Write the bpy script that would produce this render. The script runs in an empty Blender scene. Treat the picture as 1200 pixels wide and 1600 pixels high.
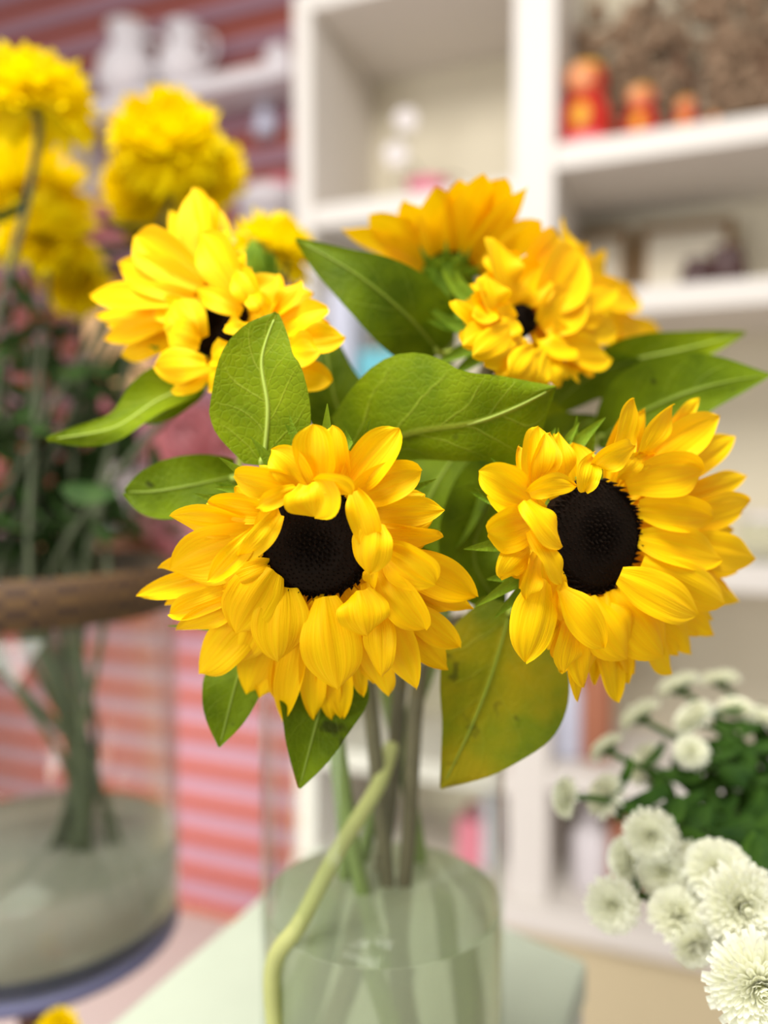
import bpy, bmesh, math, random
from mathutils import Vector as V, Matrix, noise
random.seed(7)
sc = bpy.context.scene
COL = sc.collection
PI = math.pi

# ---------------------------------------------------------------- camera, world, light, exposure
F = 1250.0                                  # focal length in pixels of the 1200x1600 frame
PITCH = math.atan(60 / F)                   # looking slightly down, horizon at y = 740
CAM = V((0, 0, 1.25))
cd = bpy.data.cameras.new('camera')
cam = bpy.data.objects.new('camera', cd); COL.objects.link(cam)
cam.location = CAM; cam.rotation_euler = (PI/2 - PITCH, 0, 0)
cd.sensor_fit = 'VERTICAL'; cd.sensor_height = 36; cd.lens = 36 * F / 1600
cd.clip_start = .01; cd.clip_end = 50
cd.dof.use_dof = True; cd.dof.focus_distance = .281; cd.dof.aperture_fstop = 2.9
sc.camera = cam

w = bpy.data.worlds.new('room light'); sc.world = w; w.use_nodes = True
w.node_tree.nodes['Background'].inputs[0].default_value = (1, .985, .96, 1)
w.node_tree.nodes['Background'].inputs[1].default_value = .46

def area(name, loc, target, size, power, color, size_y=None):
    l = bpy.data.lights.new(name, 'AREA'); l.energy = power; l.color = color
    l.shape = 'RECTANGLE'; l.size = size; l.size_y = size_y or size
    o = bpy.data.objects.new(name, l); COL.objects.link(o); o.location = loc
    o.rotation_euler = (V(target) - V(loc)).to_track_quat('-Z', 'Y').to_euler()
    return o
area('ceiling_lamp', (-.3, -.1, 2.7), (0, .4, .8), .9, 40, (1, .97, .92))
area('shop_window', (-2.0, -1.2, 1.3), (-.2, 1.6, .7), 1.4, 27, (.95, .97, 1))
area('low_wall_fill', (-1.35, 1.0, .45), (-.75, 2.0, .38), .7, 9.5, (1, .97, .97)).data.spread = math.radians(95)  # added fill lamp that brightens the lower slats, no real window behind it
sc.view_settings.view_transform = 'Standard'; sc.view_settings.look = 'None'
sc.view_settings.gamma = 1; sc.view_settings.use_curve_mapping = False
sc.view_settings.exposure = .35

# ---------------------------------------------------------------- helpers
FW = V((0, math.cos(PITCH), -math.sin(PITCH))); UP = V((0, math.sin(PITCH), math.cos(PITCH))); RT = V((1, 0, 0))
def P(px, py, D):
    return CAM + RT * ((px - 600) / F * D) + UP * ((800 - py) / F * D) + FW * D

def lin(c):
    return tuple(((x/255)/12.92 if x/255 <= .04045 else ((x/255+.055)/1.055)**2.4) for x in c) + (1,)

def mk(name):
    m = bpy.data.materials.new(name); m.use_nodes = True
    nt = m.node_tree; return m, nt, nt.nodes['Principled BSDF']
def nd(nt, t, **kw):
    n = nt.nodes.new(t)
    for k, v in kw.items(): setattr(n, k, v)
    return n
def mth(nt, op, a, b=None, c=None):
    n = nd(nt, 'ShaderNodeMath', operation=op)
    for i, x in enumerate((a, b, c)):
        if x is None: continue
        if hasattr(x, 'links'): nt.links.new(x, n.inputs[i])
        else: n.inputs[i].default_value = x
    return n.outputs[0]
def mixc(nt, fac, a, b):
    n = nd(nt, 'ShaderNodeMix', data_type='RGBA')
    for i, x in ((0, fac), (6, a), (7, b)):
        if hasattr(x, 'links'): nt.links.new(x, n.inputs[i])
        else: n.inputs[i].default_value = x
    return n.outputs[2]
def noise_tex(nt, scale, detail=3, coord='Object'):
    tc = nd(nt, 'ShaderNodeTexCoord'); n = nd(nt, 'ShaderNodeTexNoise')
    n.inputs['Scale'].default_value = scale; n.inputs['Detail'].default_value = detail
    nt.links.new(tc.outputs[coord], n.inputs['Vector']); return n.outputs['Fac']
def ramp(nt, fac, lo, hi):
    n = nd(nt, 'ShaderNodeMapRange'); nt.links.new(fac, n.inputs[0])
    n.inputs[1].default_value = lo; n.inputs[2].default_value = hi
    return n.outputs[0]

def plain(name, rgb, rough=.55, var=.06, scale=14, spec=.3):
    m, nt, b = mk(name)
    c = lin(rgb); d = tuple(x * (1 - 2*var) for x in c[:3]) + (1,)
    nt.links.new(mixc(nt, noise_tex(nt, scale), d, c), b.inputs['Base Color'])
    b.inputs['Roughness'].default_value = rough; b.inputs['Specular IOR Level'].default_value = spec
    return m

def add_translucent(nt, b, color, fac):
    tr = nd(nt, 'ShaderNodeBsdfTranslucent'); mx = nd(nt, 'ShaderNodeMixShader')
    if hasattr(color, 'links'): nt.links.new(color, tr.inputs[0])
    else: tr.inputs[0].default_value = color
    mx.inputs[0].default_value = fac
    nt.links.new(b.outputs[0], mx.inputs[1]); nt.links.new(tr.outputs[0], mx.inputs[2])
    out = [n for n in nt.nodes if n.type == 'OUTPUT_MATERIAL'][0]
    nt.links.new(mx.outputs[0], out.inputs[0])

def petal_mat(name, rgb, rgb2, trans=.22, ridge=.35):
    m, nt, b = mk(name)
    uv = nd(nt, 'ShaderNodeUVMap'); sp = nd(nt, 'ShaderNodeSeparateXYZ'); nt.links.new(uv.outputs[0], sp.inputs[0])
    cm = nd(nt, 'ShaderNodeCombineXYZ')
    nt.links.new(mth(nt, 'MULTIPLY', sp.outputs[0], 16), cm.inputs[0]); nt.links.new(mth(nt, 'MULTIPLY', sp.outputs[1], 1.4), cm.inputs[1])
    oi = nd(nt, 'ShaderNodeObjectInfo'); nt.links.new(mth(nt, 'MULTIPLY', oi.outputs['Random'], 40), cm.inputs[2])
    st = nd(nt, 'ShaderNodeTexNoise'); st.inputs['Scale'].default_value = 1; st.inputs['Detail'].default_value = 2
    nt.links.new(cm.outputs[0], st.inputs['Vector'])
    col = mixc(nt, ramp(nt, st.outputs['Fac'], .3, .7), lin(rgb2), lin(rgb))
    nt.links.new(col, b.inputs['Base Color'])
    bp = nd(nt, 'ShaderNodeBump'); bp.inputs['Strength'].default_value = ridge; bp.inputs['Distance'].default_value = .0012
    nt.links.new(st.outputs['Fac'], bp.inputs['Height']); nt.links.new(bp.outputs[0], b.inputs['Normal'])
    b.inputs['Roughness'].default_value = .55; b.inputs['Specular IOR Level'].default_value = .12
    add_translucent(nt, b, col, trans)
    return m

def leaf_mat(name, dark, light, vein, trans=.25, spots=.0, yellow=None, veins=.55, vn=5):
    m, nt, b = mk(name)
    uv = nd(nt, 'ShaderNodeUVMap'); sp = nd(nt, 'ShaderNodeSeparateXYZ'); nt.links.new(uv.outputs[0], sp.inputs[0])
    wob = noise_tex(nt, 60, 2)
    u = mth(nt, 'MULTIPLY', mth(nt, 'ABSOLUTE', mth(nt, 'SUBTRACT', sp.outputs[0], .5)), 2)
    side = mth(nt, 'GREATER_THAN', sp.outputs[0], .5)
    vv = mth(nt, 'ADD', sp.outputs[1], mth(nt, 'MULTIPLY', wob, .09))
    ph = mth(nt, 'SUBTRACT', mth(nt, 'MULTIPLY', vv, vn), mth(nt, 'MULTIPLY', mth(nt, 'POWER', u, .8), vn * .30))
    ph = mth(nt, 'ADD', ph, mth(nt, 'MULTIPLY', side, .43))
    fr = mth(nt, 'ABSOLUTE', mth(nt, 'SUBTRACT', mth(nt, 'FRACT', ph), .5))
    sv = mth(nt, 'MULTIPLY', ramp(nt, fr, .05, .012), ramp(nt, u, 1.0, .5))
    mr = ramp(nt, u, .075, .03)
    vm = mth(nt, 'MAXIMUM', mth(nt, 'MULTIPLY', sv, .55), mr)
    base = mixc(nt, ramp(nt, noise_tex(nt, 45, 4), .32, .68), lin(dark), lin(light))
    vo = nd(nt, 'ShaderNodeTexVoronoi', feature='DISTANCE_TO_EDGE'); vo.inputs['Scale'].default_value = 330; tcv = nd(nt, 'ShaderNodeTexCoord'); nt.links.new(tcv.outputs['Object'], vo.inputs['Vector'])
    net = ramp(nt, vo.outputs['Distance'], .12, .02)
    base = mixc(nt, mth(nt, 'MULTIPLY', net, .07), base, lin(vein))
    if yellow: base = mixc(nt, ramp(nt, noise_tex(nt, 22, 3), .42, .62), base, lin(yellow))
    if spots:
        base = mixc(nt, mth(nt, 'MULTIPLY', ramp(nt, noise_tex(nt, 95, 2), .66, .74), spots), base, lin((40, 38, 12)))
    col = mixc(nt, mth(nt, 'MULTIPLY', vm, veins), base, lin(vein))
    nt.links.new(col, b.inputs['Base Color'])
    bp = nd(nt, 'ShaderNodeBump'); bp.inputs['Strength'].default_value = .5; bp.inputs['Distance'].default_value = .0012
    h = mth(nt, 'ADD', mth(nt, 'ADD', mth(nt, 'MULTIPLY', noise_tex(nt, 240, 3), .6), mth(nt, 'MULTIPLY', vm, -.7)), mth(nt, 'MULTIPLY', net, -.22))
    nt.links.new(h, bp.inputs['Height']); nt.links.new(bp.outputs[0], b.inputs['Normal'])
    b.inputs['Roughness'].default_value = .58; b.inputs['Specular IOR Level'].default_value = .12
    add_translucent(nt, b, col, trans)
    return m

def glass_mat(name, tint, refl=1.0, base=.04):
    # thin clear glass: fresnel reflection over a faintly tinted clear pane
    m, nt, b = mk(name); nt.nodes.remove(b)
    t = nd(nt, 'ShaderNodeBsdfTransparent'); t.inputs[0].default_value = tint
    g = nd(nt, 'ShaderNodeBsdfGlossy'); g.inputs['Roughness'].default_value = .03
    ge = nd(nt, 'ShaderNodeNewGeometry'); dp = nd(nt, 'ShaderNodeVectorMath', operation='DOT_PRODUCT')
    nt.links.new(ge.outputs['Normal'], dp.inputs[0]); nt.links.new(ge.outputs['Incoming'], dp.inputs[1])
    sch = mth(nt, 'POWER', mth(nt, 'SUBTRACT', 1.0, mth(nt, 'ABSOLUTE', dp.outputs['Value'])), 5.0)   # Schlick, either side
    mx = nd(nt, 'ShaderNodeMixShader')
    nt.links.new(mth(nt, 'MULTIPLY', mth(nt, 'ADD', mth(nt, 'MULTIPLY', sch, .9), .03), refl), mx.inputs[0])
    nt.links.new(t.outputs[0], mx.inputs[1]); nt.links.new(g.outputs[0], mx.inputs[2])
    out = [n for n in nt.nodes if n.type == 'OUTPUT_MATERIAL'][0]; nt.links.new(mx.outputs[0], out.inputs[0])
    return m

ROOT = {}
def obj(name, bm, mat, parent=None, loc=None, smooth=True):
    """link a bmesh (world coordinates) as ONE mesh object, its origin at loc or at its parent's origin"""
    off = V(loc) if loc is not None else (ROOT[parent.name] if parent else V((0, 0, 0)))
    bmesh.ops.translate(bm, verts=bm.verts, vec=-off)
    me = bpy.data.meshes.new(name); bm.to_mesh(me); bm.free()
    if smooth:
        for p in me.polygons: p.use_smooth = True
    for m in (mat if isinstance(mat, (list, tuple)) else [mat]): me.materials.append(m)
    o = bpy.data.objects.new(name, me); COL.objects.link(o)
    if parent: o.parent = parent
    else: o.location = off
    ROOT[o.name] = off
    return o
def thing(name, label, cat, loc, group=None):
    o = bpy.data.objects.new(name, None); COL.objects.link(o); o.location = loc; o.empty_display_size = .02
    ROOT[o.name] = V(loc); return tag(o, label, cat, group)
def tag(o, label, cat, group=None, kind=None):
    o['label'] = label; o['category'] = cat
    if group: o['group'] = group
    if kind: o['kind'] = kind
    return o
def struct(name, bm, mat, smooth=False):
    o = obj(name, bm, mat, smooth=smooth); o['kind'] = 'structure'; return o

def uvl(bm): return bm.loops.layers.uv.verify()
def catmull(pts, n):
    pts = [V(p) for p in pts]; m = len(pts) - 1; out = []
    for i in range(n + 1):
        x = i / n * m; k = min(int(x), m - 1); t = x - k
        p0 = pts[max(k-1, 0)]; p1 = pts[k]; p2 = pts[k+1]; p3 = pts[min(k+2, m)]
        out.append(.5 * ((2*p1) + (p2-p0)*t + (2*p0-5*p1+4*p2-p3)*t*t + (3*p1-p0-3*p2+p3)*t**3))
    return out
def lerp_list(l, t):
    x = t * (len(l) - 1); k = min(int(x), len(l) - 2); return l[k] + (l[k+1] - l[k]) * (x - k)
def tube(bm, pts, r, n=10, steps=None, r1=None, cap=True):
    P_ = catmull(pts, steps or 6 * (len(pts) - 1)) if len(pts) > 2 or steps else [V(p) for p in pts]
    rings = []; ref = None
    for i, p in enumerate(P_):
        t = (P_[min(i+1, len(P_)-1)] - P_[max(i-1, 0)]).normalized()
        if ref is None: ref = t.orthogonal().normalized()
        ref = (ref - t * ref.dot(t)).normalized(); b = t.cross(ref)
        f = i / (len(P_) - 1); rr = r + ((r1 if r1 is not None else r) - r) * f
        rings.append([bm.verts.new(p + (ref * math.cos(a) + b * math.sin(a)) * rr) for a in [2*PI*k/n for k in range(n)]])
    for A, B in zip(rings, rings[1:]):
        for k in range(n): bm.faces.new((A[k], A[(k+1) % n], B[(k+1) % n], B[k]))
    if cap: bm.faces.new(rings[0][::-1]); bm.faces.new(rings[-1])
    return P_
def lathe(bm, c, prof, n=32, axis=None, cap0=True, cap1=True):
    c = V(c); q = V((0, 0, 1)).rotation_difference(V(axis).normalized()) if axis is not None else None
    rings = []
    for r, z in prof:
        ring = []
        for k in range(n):
            a = 2*PI*k/n; p = V((r*math.cos(a), r*math.sin(a), z))
            ring.append(bm.verts.new(c + (q @ p if q else p)))
        rings.append(ring)
    for A, B in zip(rings, rings[1:]):
        for k in range(n): bm.faces.new((A[k], A[(k+1) % n], B[(k+1) % n], B[k]))
    if cap0: bm.faces.new(rings[0][::-1])
    if cap1: bm.faces.new(rings[-1])
def hexa(bm, c8):
    v = [bm.verts.new(p) for p in c8]
    for f in ((0,1,2,3), (7,6,5,4), (0,4,5,1), (1,5,6,2), (2,6,7,3), (3,7,4,0)): bm.faces.new([v[i] for i in f])
def bevel(bm, w_, seg=2):
    bmesh.ops.recalc_face_normals(bm, faces=bm.faces)
    bmesh.ops.bevel(bm, geom=list(bm.edges), offset=w_, segments=seg, affect='EDGES', profile=.6)
def ball(bm, c, r, sx=1, sy=1, sz=1, sub=2):
    g = bmesh.ops.create_icosphere(bm, subdivisions=sub, radius=r)
    for v in g['verts']: v.co = V(c) + V((v.co.x*sx, v.co.y*sy, v.co.z*sz))

def petal_prof(t, wide=.55):
    if t < wide: return .38 + .62 * math.sin(PI/2 * t / wide)
    return max(.05, math.cos(PI/2 * ((t - wide) / (1 - wide)) ** 1.45) ** .78)
def ribbon(bm, spine, width, nrm, cup=.25, prof=petal_prof, nu=8, ridge=.035, twist=0, wave=0, wl=None, wr=None, seed=0.):
    """a curved thin blade along a spine with a cupped, ribbed cross section and UVs (u across, v along)"""
    L = uvl(bm); n = len(spine) - 1; rows = []
    for i, p in enumerate(spine):
        t = i / n
        tan = (spine[min(i+1, n)] - spine[max(i-1, 0)]).normalized()
        nr = nrm(t) if callable(nrm) else nrm
        sd = nr.cross(tan)
        sd = sd.normalized() if sd.length > 1e-6 else tan.orthogonal().normalized()
        if twist: sd = Matrix.Rotation(twist * t, 3, tan) @ sd
        nn = tan.cross(sd).normalized()
        row = []
        for j in range(nu + 1):
            s = -1 + 2 * j / nu
            if wl: hw = lerp_list(wl, t) if s < 0 else lerp_list(wr, t)
            else: hw = width / 2 * prof(t)
            z = cup * hw * (s*s - .3) + ridge * hw * (math.cos(2.3 * PI * (s + .12*math.sin(seed))) * (1 - .6*t) + .5 * math.sin(4.1*PI*s + seed) * t)
            if wave: z += wave * s * s * math.sin(t * 9 + seed + (2.1 if s < 0 else 0)) + wave * .5 * math.sin(t * 5 + s * 3 + seed)
            row.append(bm.verts.new(p + sd * (s * hw) + nn * z))
        rows.append(row)
    for i in range(n):
        for j in range(nu):
            f = bm.faces.new((rows[i][j], rows[i][j+1], rows[i+1][j+1], rows[i+1][j]))
            for lp, (a, b) in zip(f.loops, ((j, i), (j+1, i), (j+1, i+1), (j, i+1))): lp[L].uv = (a / nu, b / n)
def petal_shape(rnd):
    wide, e, g, b0 = rnd.uniform(.42, .58), rnd.uniform(.62, .9), rnd.uniform(1.2, 1.6), rnd.uniform(.36, .5)
    def f(t):
        if t < wide: return b0 + (1 - b0) * math.sin(PI/2 * t / wide)
        return max(.04, math.cos(PI/2 * ((t - wide) / (1 - wide)) ** g) ** e)
    return f
def bez(a, b, c, n):
    return [a*(1-t)**2 + b*2*t*(1-t) + c*t*t for t in [i/n for i in range(n+1)]]

# ---------------------------------------------------------------- materials
M = {}
M['petal'] = petal_mat('sunflower_petal', (255, 212, 0), (254, 198, 0), .24)
M['disc'] = plain('sunflower_disc', (30, 20, 11), .8, .3, 300, .1)
M['bract'] = leaf_mat('sunflower_bract', (88, 122, 14), (140, 172, 40), (150, 180, 60), .25, veins=.3)
M['leaf'] = leaf_mat('sunflower_leaf', (96, 120, 0), (134, 154, 4), (178, 190, 66), .28, spots=.35, veins=.6)
M['leafdark'] = leaf_mat('sunflower_leaf_dark', (72, 94, 2), (110, 132, 4), (140, 160, 50), .25, spots=.7, veins=.4)
M['leafolive'] = leaf_mat('sunflower_leaf_olive', (88, 104, 4), (120, 128, 6), (140, 150, 40), .3, spots=.6, yellow=(150, 132, 6), veins=.3)
M['stem'] = plain('green_stem', (140, 158, 84), .6, .15, 60)
M['stembrown'] = plain('brown_green_stem', (122, 112, 82), .6, .2, 60)
M['stempale'] = plain('pale_stem', (196, 198, 124), .55, .1, 60)
M['vein'] = plain('leaf_vein', (172, 192, 78), .5, .05, 60)
M['veindark'] = plain('dark_leaf_vein', (128, 148, 44), .5, .05, 60)
M['mum'] = petal_mat('yellow_chrysanthemum_petal', (255, 236, 0), (252, 226, 0), .3, .2)
M['mumstem'] = plain('dark_green_stem', (92, 98, 72), .6, .15, 40)
M['mumleaf'] = leaf_mat('dark_foliage_leaf', (40, 66, 30), (70, 96, 46), (80, 110, 60), .15, veins=.2)
M['white'] = petal_mat('white_chrysanthemum_petal', (255, 255, 242), (254, 254, 234), .42, .05)
M['whitecore'] = plain('white_chrysanthemum_core', (214, 220, 130), .6, .1, 200)
M['whitestem'] = plain('chrysanthemum_stem', (72, 104, 34), .6, .15, 40)
M['whiteleaf'] = leaf_mat('chrysanthemum_leaf', (34, 66, 20), (72, 108, 34), (100, 130, 60), .2, veins=.2)
M['pink'] = petal_mat('pink_petal', (238, 180, 184), (224, 156, 160), .2, .2)
M['salmon'] = petal_mat('salmon_petal', (226, 122, 100), (210, 104, 86), .2, .2)
M['paper_white'] = petal_mat('white_petal', (246, 240, 238), (236, 228, 228), .2, .2)
M['cabinet'] = plain('white_lacquer', (220, 213, 205), .5, .02, 5, .25)
M['cabback'] = plain('cream_back_panel', (216, 206, 182), .6, .03, 5)
M['beige'] = plain('beige_base', (206, 190, 154), .6, .04, 4)
M['cloth'] = plain('pale_green_cloth', (198, 206, 186), .75, .04, 30, .1)
M['ceramic'] = plain('white_ceramic', (220, 212, 214), .3, .02, 10, .4)
M['red'] = plain('red_lacquer', (196, 44, 30), .3, .06, 20, .4)
M['gold'] = plain('gold_paint', (226, 168, 40), .35, .06, 30, .4)
M['face'] = plain('painted_face', (240, 160, 110), .4, .04, 30)
M['pinkpaint'] = plain('pink_paint', (240, 120, 130), .4, .04, 30)
M['wood'] = plain('dark_wood', (104, 62, 36), .6, .15, 30)
M['frame'] = plain('gilt_frame', (128, 92, 48), .45, .12, 40)
M['mat'] = plain('picture_mat', (214, 204, 184), .7, .03, 10)
M['dark'] = plain('dark_brown_glaze', (84, 58, 56), .4, .2, 20)
M['dried'] = plain('dried_flower', (162, 134, 108), .85, .25, 60)
M['teal'] = plain('teal_card', (110, 186, 200), .5, .04, 10)
M['lilac'] = plain('pale_lilac_card', (206, 208, 226), .5, .04, 10)
M['rose'] = plain('rose_card', (226, 128, 150), .5, .06, 10)
M['terracotta'] = plain('terracotta_glaze', (176, 112, 84), .6, .1, 20)
M['tan'] = plain('kraft_paper', (196, 156, 112), .8, .08, 20)
M['slate'] = plain('blue_grey_paint', (104, 104, 136), .5, .05, 20)
M['floor'] = plain('pale_floor', (196, 180, 172), .5, .06, 3)
M['glass'] = glass_mat('clear_glass', (.97, .985, .965, 1), .6)
M['glassleft'] = glass_mat('green_tinted_glass', (.93, .955, .92, 1), .7)

def water_mat(name, tint, dens):
    m, nt, b = mk(name)
    b.inputs['Base Color'].default_value = tint
    b.inputs['Transmission Weight'].default_value = 1; b.inputs['Roughness'].default_value = .02; b.inputs['IOR'].default_value = 1.33
    df = nd(nt, 'ShaderNodeBsdfDiffuse'); df.inputs[0].default_value = lin(dens[1]); tl = nd(nt, 'ShaderNodeBsdfTranslucent'); tl.inputs[0].default_value = lin(dens[1])
    m1 = nd(nt, 'ShaderNodeMixShader'); m1.inputs[0].default_value = .5; nt.links.new(df.outputs[0], m1.inputs[1]); nt.links.new(tl.outputs[0], m1.inputs[2])
    m2 = nd(nt, 'ShaderNodeMixShader'); m2.inputs[0].default_value = dens[0]; nt.links.new(b.outputs[0], m2.inputs[1]); nt.links.new(m1.outputs[0], m2.inputs[2])
    nt.links.new(m2.outputs[0], [n for n in nt.nodes if n.type == 'OUTPUT_MATERIAL'][0].inputs[0])
    return m
M['water'] = water_mat('water', (.93, .95, .86, 1), (.52, (224, 229, 198)))
M['waterleft'] = water_mat('cloudy_water', (.90, .91, .87, 1), (.52, (208, 203, 188)))

# wicker weave for the vase collar
m, nt, b = mk('woven_rattan')
tc = nd(nt, 'ShaderNodeTexCoord'); ck = nd(nt, 'ShaderNodeTexChecker'); ck.inputs['Scale'].default_value = 130
nt.links.new(tc.outputs['Object'], ck.inputs[0]); ck.inputs[1].default_value = lin((62, 40, 25)); ck.inputs[2].default_value = lin((100, 72, 36))
nt.links.new(ck.outputs[0], b.inputs['Base Color']); b.inputs['Roughness'].default_value = .7; M['rattan'] = m
# slatted wall: painted slats, colours belong to slat and groove
M['slat'] = plain('mauve_slat', (146, 106, 116), .5, .05, 3)
M['groove'] = plain('red_brown_groove', (152, 68, 42), .55, .08, 4)

# ---------------------------------------------------------------- the setting
ANCH = V((.276, 1.5, 0)); ANG = math.radians(22); WU = V((math.cos(ANG), -math.sin(ANG), 0)); WB = V((math.sin(ANG), math.cos(ANG), 0))
def S(s, d, z): return ANCH + WU * s + WB * d + V((0, 0, CAM.z + z))
def s_at(px, d=0.):
    k = (px - 600) / F
    return (k * (1.5 + WB.y*d) - .276 - WB.x*d) / (WU.x - WU.y*k)
def sbox(bm, s0, s1, d0, d1, z0, z1):
    hexa(bm, [S(s0,d0,z0), S(s1,d0,z0), S(s1,d1,z0), S(s0,d1,z0), S(s0,d0,z1), S(s1,d0,z1), S(s1,d1,z1), S(s0,d1,z1)])

bm = bmesh.new(); hexa(bm, [(-4,-1,-.02), (3,-1,-.02), (3,5,-.02), (-4,5,-.02), (-4,-1,0), (3,-1,0), (3,5,0), (-4,5,0)])
struct('floor', bm, M['floor'])
# back wall of horizontal slats with recessed red grooves
WALLD = .36; pitch_ = .1
bm = bmesh.new(); sbox(bm, -4.2, 1.6, WALLD + .012, WALLD + .06, -1.25, 1.5)
z = -1.25
wall = struct('wall_back', bm, M['groove'])
bm = bmesh.new()
while z < 1.48:
    sbox(bm, -4.2, 1.6, WALLD, WALLD + .012, z + .045, z + .1); z += pitch_
o = obj('wall_slats', bm, M['slat'], wall, smooth=False)

# ---------------------------------------------------------------- white shelving unit against the wall
bc = thing('shelving_unit', 'tall white open shelving unit standing against the red slatted wall', 'shelves', S(.2, .15, -1.24))
def board(name, *a, mat='cabinet'):
    b_ = bmesh.new(); sbox(b_, *a); bevel(b_, .003); return obj(name, b_, M[mat], bc, smooth=False)
SL, SR = s_at(462), .95
board('side_panel', SL, SL + .04, 0, .33, -.87, .98)
board('side_panel', SR, SR + .04, 0, .33, -.87, 1.4)
board('divider', -.04, .037, 0, .33, -.82, 1.36)
board('top_panel', SL + .04, -.04, 0, .33, .94, .98)
board('top_panel', .037, SR, 0, .33, 1.36, 1.4)
for z0, z1 in ((.505, .55), (.12, .16), (-.26, -.22), (-.62, -.58)): board('shelf', SL + .04, -.04, .004, .33, z0, z1)
for z0, z1 in ((.555, .60), (.285, .33), (-.205, -.155), (-.60, -.56)): board('shelf', .037, SR, .004, .33, z0, z1)
board('back_panel', SL, -.002, .33, .345, -.87, .979, mat='cabback'); board('back_panel', .002, SR, .33, .345, -.87, 1.399, mat='cabback')
board('bottom_panel', SL, SR + .04, -.02, .33, -.87, -.82)
board('plinth', SL, SR + .04, .0, .33, -1.25, -.87, mat='beige')

def on_shelf(px, d, z): return S(s_at(px, d), d, z)
# painted nesting dolls, each a body with a face, headscarf knot band and base
def doll(px, h, label, d=.10):
    c = on_shelf(px, d, .601)
    t = thing('nesting_doll', label, 'doll', c, 'red nesting dolls on the upper right shelf')
    r = h * .29
    b_ = bmesh.new(); lathe(b_, c, [(r*.72, h*.03), (r*.92, h*.15), (r, h*.32), (r*.92, h*.5), (r*.66, h*.62), (r*.62, h*.66), (r*.74, h*.76), (r*.7, h*.88), (r*.45, h*.97), (r*.1, h)], 24); obj('body', b_, M['red'], t)
    b_ = bmesh.new(); lathe(b_, c, [(r*.75, 0), (r*.78, h*.03), (r*.95, h*.16), (r*.93, h*.165)], 24); obj('base', b_, M['pinkpaint'], t)
    fc = c + V((0, 0, h*.77)) - WB * r * .5 - RT * r*.1
    b_ = bmesh.new(); ball(b_, fc, r*.52, 1, 1, 1.05, 3); obj('face', b_, M['face'], t)
    b_ = bmesh.new(); lathe(b_, c, [(r*.72, h*.885), (r*.56, h*.965), (r*.12, h*1.01)], 24); obj('headscarf_top', b_, M['gold'], t)
    b_ = bmesh.new(); ball(b_, c + V((0, 0, h*.36)) - WB * r * .72, r*.42, 1, .8, 1.4, 3); obj('apron', b_, M['gold'], t)
doll(908, .178, 'tallest red and gold painted nesting doll beside the white divider')
doll(992, .118, 'second tallest red painted nesting doll in the row on the shelf')
doll(1060, .084, 'third red painted nesting doll in the row, middle sized')
doll(1104, .046, 'small red nesting doll beside the middle sized doll')
doll(1136, .032, 'smallest red nesting doll at the right end of the row')
# dried bouquet standing in the same cell, behind the dolls
for i, (px, zz, r, lab) in enumerate(((945, .80, .12, 'left dried brown flower bunch behind the tall red dolls'), (1065, .84, .13, 'middle dried brown flower bunch behind the small dolls'), (1185, .84, .13, 'right dried brown flower bunch at the picture edge'))):
    c = on_shelf(px, .24, .6)
    t = thing('dried_flower_bunch', lab, 'dried flowers', c, 'dried brown flowers in the upper right cell')
    b_ = bmesh.new(); rnd = random.Random(i)
    top = on_shelf(px, .22, zz)
    for k in range(120):
        d_ = V((rnd.gauss(0, 1), rnd.gauss(0, .5), rnd.gauss(0, 1))).normalized() * r * rnd.random() ** .4
        d_ = WU * d_.x + WB * d_.y * .35 + V((0, 0, d_.z * 1.3)); ball(b_, top + d_, .012 + .01 * rnd.random(), sub=1)
    obj('flower_heads', b_, M['dried'], t)['kind'] = 'stuff'
    b_ = bmesh.new()
    for k in range(7): tube(b_, [c + WU * rnd.uniform(-.01, .01), c.lerp(top, .6) + WU * rnd.uniform(-.02, .02), top + WU * rnd.uniform(-.06, .06)], .0025, 6, 6)
    obj('stalks', b_, M['wood'], t)
# picture frames on the middle shelf
def pframe(px0, px1, h, label, d=.2, lean=.05):
    s0, s1 = s_at(px0, d), s_at(px1, d); c = S((s0+s1)/2, d, .331)
    t = thing('picture_frame', label, 'picture frame', c, 'picture frames on the middle right shelf')
    def Q(a, zz, k=0.): return S(s0 + (s1-s0)*a, d + lean * zz / h + k, .331 + zz)
    b_ = bmesh.new(); fw = .016; fa = fw / (s1 - s0)
    for a0, a1, z0, z1 in ((0, fa, 0, h), (1-fa, 1, 0, h), (fa, 1-fa, 0, fw), (fa, 1-fa, h-fw, h)):
        hexa(b_, [Q(a0,z0), Q(a1,z0), Q(a1,z0,.016), Q(a0,z0,.016), Q(a0,z1), Q(a1,z1), Q(a1,z1,.016), Q(a0,z1,.016)])
    obj('frame_moulding', b_, M['frame'], t, smooth=False)
    b_ = bmesh.new(); hexa(b_, [Q(fa,fw,.006), Q(1-fa,fw,.006), Q(1-fa,fw,.012), Q(fa,fw,.012), Q(fa,h-fw,.006), Q(1-fa,h-fw,.006), Q(1-fa,h-fw,.012), Q(fa,h-fw,.012)])
    obj('picture', b_, M['mat'], t, smooth=False)
pframe(880, 975, .175, 'narrow gilt picture frame next to the white divider')
pframe(990, 1140, .175, 'wide gilt picture frame with pale picture on middle shelf')
for px, r, h, lab in ((1082, .03, .06, 'squat dark brown pot in front of the wide frame'), (1128, .035, .075, 'taller dark brown pot at right of the wide frame')):
    c = on_shelf(px, .1, .331); b_ = bmesh.new(); lathe(b_, c, [(r*.7, 0), (r, h*.3), (r, h*.6), (r*.7, h*.85), (r*.8, h), (r*.6, h), (r*.55, h*.8)], 20)
    tag(obj('dark_pot', b_, M['dark'], loc=c), lab, 'pot', 'dark pots on the middle right shelf')
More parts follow.
